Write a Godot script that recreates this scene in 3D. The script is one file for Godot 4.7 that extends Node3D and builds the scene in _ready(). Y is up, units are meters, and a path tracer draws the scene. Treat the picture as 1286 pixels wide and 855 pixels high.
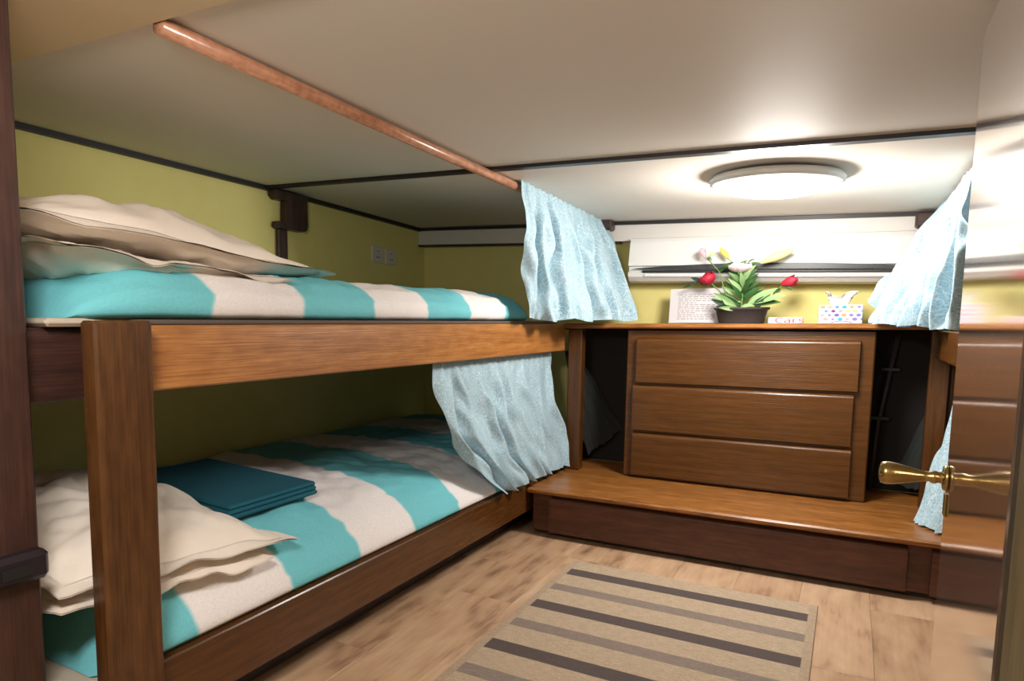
extends Node3D
# A narrow ship's cabin: bunks on both sides, a chest of drawers on a step at the far end.

var mats := {}
var used := {}
var rng := RandomNumberGenerator.new()
const HORIZON := 1.25

# ---------------------------------------------------------------- naming
func numbered(called: String) -> String:
	if not used.has(called):
		used[called] = 0
		return called
	used[called] += 1
	return "%s_%03d" % [called, used[called]]

func tag(o: Node3D, label: String, category: String, group := "") -> Node3D:
	o.set_meta("label", label)
	o.set_meta("category", category)
	if group != "":
		o.set_meta("group", group)
	return o

func thing(called: String, label: String, category: String, at := Vector3.ZERO, group := "") -> Node3D:
	var o = Node3D.new()
	o.name = numbered(called)
	add_child(o)
	o.position = at
	return tag(o, label, category, group)

func mesh_of(st: SurfaceTool, smooth: bool) -> ArrayMesh:
	if smooth:
		st.generate_normals()
	return st.commit()

func obj(called: String, st: SurfaceTool, m: Material, parent: Node3D = self, smooth := false) -> MeshInstance3D:
	var o = MeshInstance3D.new()
	o.mesh = mesh_of(st, smooth)
	o.material_override = m
	o.cast_shadow = GeometryInstance3D.SHADOW_CASTING_SETTING_ON
	if parent == self:
		o.name = numbered(called)
		add_child(o)
	else:
		o.name = called
		parent.add_child(o, true)
	return o

func struct(called: String, st: SurfaceTool, m: Material, label: String, smooth := false) -> MeshInstance3D:
	var o = obj(called, st, m, self, smooth)
	o.set_meta("kind", "structure")
	o.set_meta("label", label)
	return o

# ---------------------------------------------------------------- shapes
func mb() -> SurfaceTool:
	var st = SurfaceTool.new()
	st.begin(Mesh.PRIMITIVE_TRIANGLES)
	return st

var uv_grain := 0
var uv_off := Vector2.ZERO

func uv_at(p: Vector3, n: Vector3) -> Vector2:
	var a = n.abs()
	var dom = a.max_axis_index()
	var g = uv_grain
	if dom == g:
		var q = (g + 1) % 3
		var r = (g + 2) % 3
		return Vector2(p[q] * 0.3, p[r]) + uv_off
	var o = 3 - g - dom
	return Vector2(p[g], p[o]) + uv_off

func tri(st: SurfaceTool, a: Vector3, b: Vector3, c: Vector3, n: Vector3) -> void:
	var w = [a, b, c]
	if (b - a).cross(c - a).dot(n) > 0.0:
		w = [a, c, b]
	for p in w:
		st.set_normal(n)
		st.set_uv(uv_at(p, n))
		st.add_vertex(p)

func quad(st: SurfaceTool, a: Vector3, b: Vector3, c: Vector3, d: Vector3, n: Vector3) -> void:
	tri(st, a, b, c, n)
	tri(st, a, c, d, n)

# chamfered box between two corners
func cb(st: SurfaceTool, lo: Vector3, hi: Vector3, bev := 0.004, grain := 0) -> SurfaceTool:
	uv_grain = grain
	var c = (lo + hi) * 0.5
	var h = (hi - lo) * 0.5
	var b: float = minf(bev, minf(h.x, minf(h.y, h.z)) * 0.8)
	for ax in 3:
		var u = (ax + 1) % 3
		var v = (ax + 2) % 3
		for s in [-1.0, 1.0]:
			var n = Vector3.ZERO
			n[ax] = s
			var q = []
			for k in [[-1, -1], [1, -1], [1, 1], [-1, 1]]:
				var p = Vector3.ZERO
				p[ax] = s * h[ax]
				p[u] = k[0] * (h[u] - b)
				p[v] = k[1] * (h[v] - b)
				q.append(p + c)
			quad(st, q[0], q[1], q[2], q[3], n)
	if b <= 0.0:
		return st
	for ax in 3:
		var u = (ax + 1) % 3
		var v = (ax + 2) % 3
		for su in [-1.0, 1.0]:
			for sv in [-1.0, 1.0]:
				var n = Vector3.ZERO
				n[u] = su
				n[v] = sv
				n = n.normalized()
				var q = []
				for k in [[-1, 0], [1, 0], [1, 1], [-1, 1]]:
					var p = Vector3.ZERO
					p[ax] = k[0] * (h[ax] - b)
					p[u] = su * (h[u] - (b if k[1] == 0 else 0.0))
					p[v] = sv * (h[v] - (0.0 if k[1] == 0 else b))
					q.append(p + c)
				quad(st, q[0], q[1], q[2], q[3], n)
	for sx in [-1.0, 1.0]:
		for sy in [-1.0, 1.0]:
			for sz in [-1.0, 1.0]:
				var s = Vector3(sx, sy, sz)
				var q = []
				for ax in 3:
					var p = Vector3.ZERO
					for k in 3:
						p[k] = s[k] * (h[k] - (0.0 if k == ax else b))
					q.append(p + c)
				tri(st, q[0], q[1], q[2], s.normalized())
	return st

func box(lo: Vector3, hi: Vector3, bev := 0.004, grain := 0) -> SurfaceTool:
	uv_off = Vector2(rng.randf() * 3.0, rng.randf() * 3.0)
	return cb(mb(), lo, hi, bev, grain)

# box through eight given corners: four below (in turn), four above
func hexa(p: Array, grain := 0) -> SurfaceTool:
	var st = mb()
	uv_grain = grain
	var mid = Vector3.ZERO
	for q in p:
		mid += q / 8.0
	for f in [[0, 1, 2, 3], [4, 5, 6, 7], [0, 1, 5, 4], [1, 2, 6, 5], [2, 3, 7, 6], [3, 0, 4, 7]]:
		var a: Vector3 = p[f[0]]
		var b: Vector3 = p[f[1]]
		var c: Vector3 = p[f[2]]
		var d: Vector3 = p[f[3]]
		var n = (b - a).cross(c - a).normalized()
		if n.dot((a + c) * 0.5 - mid) < 0.0:
			n = -n
		quad(st, a, b, c, d, n)
	return st

# straight bar from a to b, w wide and h high, hanging below the line a-b
func bar(a: Vector3, b: Vector3, w: float, h: float) -> SurfaceTool:
	var along = (b - a).normalized()
	var side = along.cross(Vector3.UP).normalized() * w * 0.5
	var dn = Vector3.DOWN * h
	uv_off = Vector2.ZERO
	return hexa([a - side + dn, a + side + dn, b + side + dn, b - side + dn, a - side, a + side, b + side, b - side], along.abs().max_axis_index())

# grid of points fn(u, v), u and v in 0..1
func sheet(st: SurfaceTool, fn: Callable, nu: int, nv: int, uv = null) -> SurfaceTool:
	var pts = []
	for j in nv + 1:
		var row = []
		for i in nu + 1:
			row.append(fn.call(float(i) / nu, float(j) / nv))
		pts.append(row)
	for j in nv:
		for i in nu:
			for k in [[0, 0], [1, 0], [1, 1], [0, 0], [1, 1], [0, 1]]:
				var u = float(i + k[0]) / nu
				var v = float(j + k[1]) / nv
				st.set_uv(uv.call(u, v) if uv != null else Vector2(u, v))
				st.add_vertex(pts[j + k[1]][i + k[0]])
	return st

func lathe(st: SurfaceTool, prof: Array, seg := 24, squash := Vector3.ONE, at := Vector3.ZERO, basis := Basis.IDENTITY) -> SurfaceTool:
	var n = prof.size() - 1
	return sheet(st, func(u, v):
		var f: float = v * n
		var k = mini(int(f + 1e-6), n - 1)
		var q: Vector2 = (prof[k] as Vector2).lerp(prof[k + 1], clampf(f - k, 0, 1))
		return at + basis * (Vector3(cos(u * TAU) * q.x, q.y, sin(u * TAU) * q.x) * squash), seg, n)

func tube(st: SurfaceTool, pts: Array, radii: Array, seg := 10) -> SurfaceTool:
	var n = pts.size() - 1
	return sheet(st, func(u, v):
		var k = clampi(int(round(v * n)), 0, n)
		var d: Vector3 = (pts[mini(k + 1, n)] - pts[maxi(k - 1, 0)]).normalized()
		var s: Vector3 = d.cross(Vector3(0.31, 0.2, 0.93)).normalized()
		var t: Vector3 = d.cross(s)
		var r: float = radii[mini(k, radii.size() - 1)]
		return pts[k] + (s * cos(u * TAU) + t * sin(u * TAU)) * r, seg, n)

func capped_tube(pts: Array, r: float, seg := 14) -> SurfaceTool:
	var d0: Vector3 = (pts[1] - pts[0]).normalized() * 0.0005
	var d1: Vector3 = (pts[-1] - pts[-2]).normalized() * 0.0005
	var p = [pts[0] - d0]
	p.append_array(pts)
	p.append(pts[-1] + d1)
	var rr = [0.0001]
	for k in pts:
		rr.append(r)
	rr.append(0.0001)
	return tube(mb(), p, rr, seg)

# flat outline (z to the right, y up) pulled along x from x0 to x1
func extrude_x(outline: PackedVector2Array, x0: float, x1: float, grain := 1) -> SurfaceTool:
	var st = mb()
	uv_grain = grain
	uv_off = Vector2(rng.randf() * 3.0, rng.randf() * 3.0)
	var idx = Geometry2D.triangulate_polygon(outline)
	for s in [[x0, -1.0], [x1, 1.0]]:
		for k in range(0, idx.size(), 3):
			var a = outline[idx[k]]
			var b = outline[idx[k + 1]]
			var c = outline[idx[k + 2]]
			tri(st, Vector3(s[0], a.y, a.x), Vector3(s[0], b.y, b.x), Vector3(s[0], c.y, c.x), Vector3(s[1], 0, 0))
	var area = 0.0
	for k in outline.size():
		var a = outline[k]
		var b = outline[(k + 1) % outline.size()]
		area += a.cross(b)
	for k in outline.size():
		var a = outline[k]
		var b = outline[(k + 1) % outline.size()]
		var e = (b - a).normalized()
		var n2 = Vector2(e.y, -e.x) * signf(area)
		quad(st, Vector3(x0, a.y, a.x), Vector3(x1, a.y, a.x), Vector3(x1, b.y, b.x), Vector3(x0, b.y, b.x), Vector3(0, n2.y, n2.x))
	return st

# drawer front whose top edge is rounded over to the front
func drawer_front(lo: Vector3, hi: Vector3, rz: float, ry: float) -> SurfaceTool:
	var o = PackedVector2Array([Vector2(lo.z, lo.y), Vector2(lo.z, hi.y)])
	for k in 11:
		var a = (1.0 - k / 10.0) * PI / 2
		o.append(Vector2(hi.z - rz + rz * cos(a), hi.y - ry + ry * sin(a)))
	o.append(Vector2(hi.z, lo.y + 0.004))
	o.append(Vector2(hi.z - 0.004, lo.y))
	uv_grain = 0
	return extrude_x(o, lo.x, hi.x, 0)

# ---------------------------------------------------------------- textures
func noise_bytes(w: int, h: int, seed_: int, freq: float, oct := 3, sx := 1, sy := 1) -> PackedByteArray:
	var f = FastNoiseLite.new()
	f.seed = seed_
	f.noise_type = FastNoiseLite.TYPE_SIMPLEX_SMOOTH
	f.frequency = freq
	f.fractal_octaves = oct
	var im = f.get_seamless_image(w / sx, h / sy)
	im.convert(Image.FORMAT_L8)
	if sx > 1 or sy > 1:
		im.resize(w, h, Image.INTERPOLATE_CUBIC)
	return im.get_data()

func ramp_tex(w: int, h: int, layers: Array, ramp: Array) -> ImageTexture:
	var out = PackedByteArray()
	out.resize(w * h * 3)
	var g = Gradient.new()
	g.offsets = PackedFloat32Array(ramp.map(func(r): return r[0]))
	g.colors = PackedColorArray(ramp.map(func(r): return r[1]))
	var lut = []
	for k in 256:
		var c = g.sample(k / 255.0)
		lut.append([c.r8, c.g8, c.b8])
	var nl = layers.size()
	for i in w * h:
		var s = 0.0
		for l in nl:
			s += (layers[l][0][i] - 128.0) * layers[l][1]
		var q: Array = lut[clampi(int(s + 128.0), 0, 255)]
		out[i * 3] = q[0]
		out[i * 3 + 1] = q[1]
		out[i * 3 + 2] = q[2]
	var im = Image.create_from_data(w, h, false, Image.FORMAT_RGB8, out)
	im.generate_mipmaps()
	return ImageTexture.create_from_image(im)

func grey_tex(w: int, h: int, b: PackedByteArray) -> ImageTexture:
	return ImageTexture.create_from_image(Image.create_from_data(w, h, false, Image.FORMAT_L8, b))

func mat(c: Color, rough := 0.6, metal := 0.0, spec := 0.5) -> StandardMaterial3D:
	var m = StandardMaterial3D.new()
	m.albedo_color = c
	m.roughness = rough
	m.metallic = metal
	m.metallic_specular = spec
	m.cull_mode = BaseMaterial3D.CULL_DISABLED
	return m

func wood_mat(seed_: int, dark: Color, mid: Color, light: Color, rough: float, scale := Vector2(0.7, 2.6)) -> StandardMaterial3D:
	var w = 512
	var h = 512
	var a = noise_bytes(w, h, seed_, 0.012, 3, 8, 1)
	var b = noise_bytes(w, h, seed_ + 5, 0.11, 3, 16, 1)
	var c = noise_bytes(w, h, seed_ + 9, 0.02, 3)
	var t = ramp_tex(w, h, [[a, 0.4], [b, 0.5], [c, 0.4]], [[0.1, dark], [0.5, mid], [0.9, light]])
	var m = mat(Color.WHITE, rough)
	m.albedo_texture = t
	m.uv1_scale = Vector3(scale.x, scale.y, 1)
	m.heightmap_enabled = true
	m.heightmap_texture = grey_tex(w, h, b)
	m.heightmap_scale = 0.04
	return m

func fabric_bump(m: StandardMaterial3D, seed_: int, amount := 0.05) -> void:
	m.heightmap_enabled = true
	m.heightmap_texture = grey_tex(256, 256, noise_bytes(256, 256, seed_, 0.3, 2))
	m.heightmap_scale = amount

func make_materials() -> void:
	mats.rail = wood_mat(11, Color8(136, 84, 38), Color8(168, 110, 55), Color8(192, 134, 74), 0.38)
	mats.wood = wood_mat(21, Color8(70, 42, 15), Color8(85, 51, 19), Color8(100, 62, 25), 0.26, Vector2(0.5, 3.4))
	mats.step_wood = wood_mat(31, Color8(96, 56, 22), Color8(142, 90, 40), Color8(178, 122, 62), 0.34)
	mats.red_wood = wood_mat(41, Color8(58, 32, 20), Color8(78, 44, 28), Color8(98, 58, 38), 0.34)
	mats.dark_wood = wood_mat(51, Color8(40, 28, 24), Color8(60, 44, 38), Color8(82, 62, 52), 0.4)
	mats.post_wood = wood_mat(43, Color8(62, 38, 18), Color8(84, 53, 26), Color8(104, 68, 36), 0.34)
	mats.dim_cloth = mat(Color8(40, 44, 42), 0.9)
	mats.pipe = mat(Color8(70, 66, 64), 0.5)
	mats.jamb_red = wood_mat(47, Color8(44, 24, 19), Color8(58, 34, 27), Color8(74, 46, 36), 0.5)
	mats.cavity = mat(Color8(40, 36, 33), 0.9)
	mats.trim = mat(Color8(30, 26, 28), 0.45)
	mats.copper = wood_mat(61, Color8(158, 106, 78), Color8(188, 134, 104), Color8(206, 156, 126), 0.25)
	mats.ceiling = mat(Color8(220, 214, 204), 0.6, 0.0, 0.16)
	mats.header = mat(Color8(206, 184, 150), 0.45)
	mats.wall = mat(Color8(206, 196, 104), 0.7)
	mats.wall.albedo_texture = ramp_tex(256, 256, [[noise_bytes(256, 256, 71, 0.02, 4), 0.3]], [[0.0, Color8(220, 210, 128)], [1.0, Color8(232, 222, 146)]])
	mats.wall.albedo_color = Color.WHITE
	mats.wall.uv1_triplanar = true
	mats.wall.uv1_world_triplanar = true
	mats.white = mat(Color8(216, 214, 212), 0.6)
	mats.fascia = mat(Color8(212, 207, 200), 0.5)
	mats.corridor = mat(Color8(190, 170, 130), 0.7)
	mats.plastic = mat(Color8(214, 212, 208), 0.35)
	mats.black = mat(Color8(22, 24, 26), 0.45)
	mats.grey_slot = mat(Color8(34, 38, 40), 0.4)
	mats.brass = mat(Color8(172, 148, 96), 0.26, 1.0)
	mats.iron = mat(Color8(52, 44, 50), 0.4, 0.6)
	mats.linen = mat(Color8(244, 232, 218), 0.85)
	mats.linen.uv1_triplanar = true
	mats.linen.uv1_scale = Vector3(5, 5, 5)
	fabric_bump(mats.linen, 81, 0.06)
	mats.sheet = mat(Color8(186, 172, 154), 0.9)
	mats.base = mat(Color8(92, 80, 74), 0.8)
	mats.towel = mat(Color8(12, 92, 110), 0.95)
	mats.towel.uv1_triplanar = true
	mats.towel.uv1_scale = Vector3(7, 7, 7)
	fabric_bump(mats.towel, 83, 0.25)
	# striped cotton: one white and one turquoise band in each repeat
	var sw = 256
	var sh = 256
	var im = Image.create(sw, sh, false, Image.FORMAT_RGB8)
	var nb = noise_bytes(sw, sh, 85, 0.2, 2)
	for y in sh:
		var s = 0.5 + 0.5 * clampf(sin((y + 0.5) / sh * TAU) * 14.0, -1, 1)
		for x in sw:
			var k = 1.0 + (nb[y * sw + x] - 128) / 128.0 * 0.035
			var c = Color8(112, 196, 206).lerp(Color8(236, 230, 228), s)
			im.set_pixel(x, y, Color(minf(1, c.r * k), minf(1, c.g * k), minf(1, c.b * k)))
	mats.stripes = mat(Color.WHITE, 0.85)
	mats.stripes.albedo_texture = ImageTexture.create_from_image(im)
	# curtain print: fine squiggles on pale blue
	var cw = 512
	var n1 = noise_bytes(cw, cw, 91, 0.05, 1)
	var n2 = noise_bytes(cw, cw, 92, 0.11, 1)
	var ci = Image.create(cw, cw, false, Image.FORMAT_RGB8)
	for y in cw:
		for x in cw:
			var a = absf(n1[y * cw + x] - 128.0) / 128.0
			var b = absf(n2[y * cw + x] - 120.0) / 128.0
			var c = Color8(174, 202, 214)
			c = c.lerp(Color8(214, 228, 234), clampf(1.6 - a * 9.0, 0, 1))
			c = c.lerp(Color8(98, 152, 172), clampf(1.5 - b * 12.0, 0, 1) * 0.75)
			ci.set_pixel(x, y, c)
	ci.generate_mipmaps()
	mats.curtain = mat(Color.WHITE, 0.8)
	mats.curtain.albedo_texture = ImageTexture.create_from_image(ci)
	mats.curtain.uv1_scale = Vector3(0.8, 0.8, 1)
	mats.curtain.backlight_enabled = true
	mats.curtain.backlight = Color(0.42, 0.46, 0.48)
	# floor boards
	mats.planks = []
	for k in 4:
		var t = k * 5
		mats.planks.append(plank_mat(101 + k * 13, Color8(132 - t, 100 - t, 78 - t), Color8(190 - t, 154 - t, 122 - t), Color8(216 - t, 184 - t, 150 - t)))
	mats.subfloor = mat(Color8(60, 44, 34), 0.8)
	# rug: woven stripes across, running to the camera
	var rl = 1024
	var ri = Image.create(256, rl, false, Image.FORMAT_RGB8)
	var rn = noise_bytes(256, rl, 131, 0.35, 2)
	var rn2 = noise_bytes(256, rl, 132, 0.3, 2, 4, 1)
	for y in rl:
		var d = (y + 0.5) / rl * 2.25      # metres from the far edge
		var q = fposmod(d - 0.125, 0.468)
		var c = Color8(176, 155, 130)
		if d > 0.1 and d < 2.2:
			if q < 0.09:
				c = Color8(84, 72, 68)
			elif q > 0.236 and q < 0.316:
				c = Color8(132, 117, 106)
		for x in 256:
			var e = c
			if x < 7 or x > 248:
				e = Color8(168, 146, 122)
			var k = 1.0 + (rn[y * 256 + x] - 128) / 128.0 * 0.12 + (rn2[y * 256 + x] - 128) / 128.0 * 0.1
			ri.set_pixel(x, y, Color(minf(e.r * k, 1), minf(e.g * k, 1), minf(e.b * k, 1)))
	mats.rug = mat(Color.WHITE, 0.95)
	mats.rug.albedo_texture = ImageTexture.create_from_image(ri)
	mats.rug.heightmap_enabled = true
	mats.rug.heightmap_texture = grey_tex(256, rl, rn2)
	mats.rug.heightmap_scale = 0.15
	mats.rug_edge = mat(Color8(150, 128, 106), 0.95)
	# door leaf: polished dark sheet that mirrors the room
	mats.door = mat(Color8(214, 206, 198), 0.09, 0.94)
	mats.jamb_olive = wood_mat(141, Color8(66, 54, 24), Color8(86, 72, 34), Color8(104, 88, 46), 0.5)
	# plant
	mats.pot = mat(Color8(58, 54, 54), 0.6)
	mats.soil = mat(Color8(58, 42, 30), 0.95)
	mats.leaves = [mat(Color8(86, 128, 62), 0.5), mat(Color8(52, 92, 44), 0.5), mat(Color8(142, 176, 118), 0.5), mat(Color8(44, 66, 48), 0.55)]
	for l in mats.leaves:
		l.backlight_enabled = true
		l.backlight = Color(0.08, 0.12, 0.04)
	mats.stem = mat(Color8(98, 128, 70), 0.6)
	mats.red = mat(Color8(170, 22, 50), 0.6)
	mats.pink = mat(Color8(240, 170, 178), 0.6)
	mats.pale_pink = mat(Color8(246, 220, 226), 0.6)
	mats.yellow = mat(Color8(238, 222, 92), 0.6)
	mats.pale_yellow = mat(Color8(240, 236, 150), 0.6)

func plank_mat(seed_: int, dark: Color, mid: Color, light: Color) -> StandardMaterial3D:
	var w = 512
	var h = 256
	var a = noise_bytes(w, h, seed_, 0.014, 4, 4, 1)
	var b = noise_bytes(w, h, seed_ + 3, 0.1, 3, 16, 1)
	var c = noise_bytes(w, h, seed_ + 7, 0.03, 4, 3, 1)
	var t = ramp_tex(w, h, [[a, 0.65], [b, 0.22], [c, 0.45]], [[0.0, dark], [0.4, mid], [1.0, light]])
	var m = mat(Color.WHITE, 0.42)
	m.albedo_texture = t
	m.uv1_scale = Vector3(0.75, 1.9, 1)
	return m

# ---------------------------------------------------------------- the room
const XL := -2.9       # left wall
const XR := 1.78       # right wall
const ZB := -4.9       # back wall
const ZM := -3.1       # strip across the ceiling
const ZH := -1.2       # door header

func ceil_y(x: float, z: float) -> float:
	var y = 2.035 - 0.043 * (x + 2.9)
	return y + (z - ZM) * (0.03 if z < ZM else 0.015)

func room() -> void:
	# floor: boards laid lengthways
	var fl = struct("floor", box(Vector3(XL, -0.08, ZB - 0.1), Vector3(XR, -0.012, 1.4), 0.0), mats.subfloor, "wood-look plank floor of the cabin")
	var shapes = []
	var pw = 0.27
	for k in 8:
		uv_off = Vector2(k * 0.37, k * 0.53)
		shapes.append(mesh_of(cb(mb(), Vector3(-pw / 2 + 0.0004, -0.012, -0.6 + 0.0004), Vector3(pw / 2 - 0.0004, 0.0, 0.6 - 0.0004), 0.0008, 2), false))
	var i = 0
	for cx in 14:
		var x = -1.75 + pw * (cx + 0.5)
		var shift = fposmod(cx * 0.47, 1.2)
		var z = -5.1 + shift
		while z < 1.5:
			if z < 0.9:
				var p = MeshInstance3D.new()
				p.name = "plank"
				p.mesh = shapes[(cx * 3 + i * 5) % 8]
				p.material_override = mats.planks[(cx * 5 + i * 3) % 4]
				p.position = Vector3(x, 0, z)
				fl.add_child(p, true)
			i += 1
			z += 1.2
	# walls
	struct("wall_left", box(Vector3(XL - 0.1, 0, ZB - 0.1), Vector3(XL, 2.3, 1.4), 0.0), mats.wall, "yellow-green wall behind the left bunks")
	struct("wall_back", box(Vector3(XL, 0, ZB - 0.1), Vector3(XR, 2.3, ZB), 0.0), mats.wall, "yellow-green end wall behind the flowers")
	struct("wall_right", box(Vector3(XR, 0, ZB - 0.1), Vector3(XR + 0.1, 2.3, 1.4), 0.0), mats.wall, "yellow-green wall behind the right bunk")
	struct("wall_front", box(Vector3(XL, 0, 1.3), Vector3(XR, 2.3, 1.4), 0.0), mats.corridor, "passage wall behind the doorway")
	struct("wall_partition", box(Vector3(XL, 0, -0.9), Vector3(-1.72, 2.3, -0.8), 0.0), mats.corridor, "partition beside the left door post")
	struct("wall_partition_right", box(Vector3(0.31, 0, -1.24), Vector3(XR, 2.3, -1.14), 0.0), mats.corridor, "partition beside the right door post")
	# ceiling boards
	for s in [["ceiling", ZM, ZH], ["ceiling", ZB - 0.1, ZM]]:
		var p = []
		for up in [0.0, 0.1]:
			for q in [[XL, s[1]], [XR, s[1]], [XR, s[2]], [XL, s[2]]]:
				p.append(Vector3(q[0], ceil_y(q[0], q[1]) + up, q[1]))
		struct(s[0], hexa(p), mats.ceiling, "glossy off-white ceiling board " + ("between doorway and dark strip" if s[2] == ZH else "above the drawers, with the lamp"))
	var hp = []
	for up in [0.0, 0.12]:
		for q in [[XL, ZH], [XR, ZH], [XR, 1.4], [XL, 1.4]]:
			hp.append(Vector3(q[0], ceil_y(q[0], ZH) - 0.022 + up, q[1]))
	struct("ceiling_header", hexa(hp), mats.header, "tan board over the doorway")
	# dark strips
	var e = 0.012
	struct("trim_1", bar(Vector3(XL, ceil_y(XL, ZM) + 0.001, ZM), Vector3(XR, ceil_y(XR, ZM) + 0.001, ZM), 0.05, 0.016), mats.trim, "dark strip across the ceiling in front of the lamp")
	struct("trim_2", bar(Vector3(XL + e, ceil_y(XL, ZH), ZH), Vector3(XL + e, ceil_y(XL, ZM), ZM), 0.024, 0.026), mats.trim, "dark strip along the left wall at the ceiling")
	struct("trim_3", bar(Vector3(XL + e, ceil_y(XL, ZM), ZM), Vector3(XL + e, ceil_y(XL, ZB), ZB), 0.024, 0.026), mats.trim, "dark strip along the left wall at the ceiling, far half")
	struct("trim_4", bar(Vector3(XL, ceil_y(XL, ZB), ZB + 0.1), Vector3(XR, ceil_y(XR, ZB), ZB + 0.1), 0.03, 0.02), mats.trim, "dark strip along the end wall at the ceiling")
	# pale board over the air conditioner
	var fp = []
	for f in [[-0.125, -0.02], [-0.02, 0.0]]:
		for q in [[XL, ZB], [XR, ZB], [XR, ZB + 0.09], [XL, ZB + 0.09]]:
			fp.append(Vector3(q[0], ceil_y(q[0], ZB) + f[0] , q[1]))
	struct("trim_5", hexa(fp), mats.fascia, "pale board running under the ceiling on the end wall")
	struct("trim_6", bar(Vector3(XL, ceil_y(XL, ZB) - 0.125, ZB + 0.07), Vector3(-1.33, ceil_y(-1.33, ZB) - 0.125, ZB + 0.07), 0.05, 0.014), mats.trim, "dark strip under the pale board")
	# door posts
	var j = struct("trim_7", box(Vector3(-1.74, 0, -0.9), Vector3(-1.586, 2.0, -0.78), 0.006, 1), mats.jamb_red, "dark reddish door post on the left")
	var sp = obj("strike_plate", box(Vector3(-1.70, 0.655, -0.906), Vector3(-1.552, 0.725, -0.76), 0.012, 2), mats.iron, j)
	sp.set_meta("label", "dark metal latch keeper")
	obj("latch_recess", box(Vector3(-1.553, 0.675, -0.86), Vector3(-1.549, 0.702, -0.79), 0.0), mats.black, j)
	struct("trim_8", box(Vector3(0.205, 0, -1.265), Vector3(0.32, 1.87, -1.12), 0.006, 1), mats.jamb_olive, "olive-brown door post on the right")

# ---------------------------------------------------------------- lamp
func lamp() -> void:
	var at = Vector3(-0.325, ceil_y(-0.325, -3.64), -3.64)
	var t = thing("ceiling_lamp", "round white flush ceiling lamp, lit, above the drawers", "lamp", at)
	t.rotation.z = -0.043
	obj("rim", lathe(mb(), [Vector2(0.0001, -0.001), Vector2(0.235, -0.001), Vector2(0.262, -0.006), Vector2(0.272, -0.022), Vector2(0.27, -0.036), Vector2(0.255, -0.043), Vector2(0.242, -0.042)], 64), mats.plastic, t, true)
	var glow = mat(Color8(250, 250, 255), 0.4)
	glow.emission_enabled = true
	glow.emission = Color(1.0, 0.97, 0.94)
	glow.emission_energy_multiplier = 12.0
	var prof = []
	for k in 11:
		var a = k / 10.0 * PI / 2
		prof.append(Vector2(0.24 * cos(a) + 0.0001, -0.036 - 0.06 * sin(a)))
	obj("diffuser", lathe(mb(), prof, 64), glow, t, true)
	var l = OmniLight3D.new()
	l.name = "lamp_light"
	l.position = Vector3(0, -0.092, 0)
	l.light_color = Color(1.0, 0.975, 0.95)
	l.light_energy = 1.6
	l.light_size = 0.16
	l.omni_range = 12.0
	l.omni_attenuation = 2.0
	l.shadow_enabled = true
	t.add_child(l)
	# the passage lamp behind the camera
	var q = thing("passage_lamp", "round white lamp on the passage ceiling behind the doorway", "lamp", Vector3(-0.7, 1.918, -0.25))
	var rim: MeshInstance3D = t.get_node("rim").duplicate()
	q.add_child(rim)
	var df = MeshInstance3D.new()
	df.name = "diffuser"
	df.mesh = (t.get_node("diffuser") as MeshInstance3D).mesh
	df.material_override = glow
	q.add_child(df)
	var l2: OmniLight3D = l.duplicate()
	l2.light_energy = 1.35
	q.add_child(l2)

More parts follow.
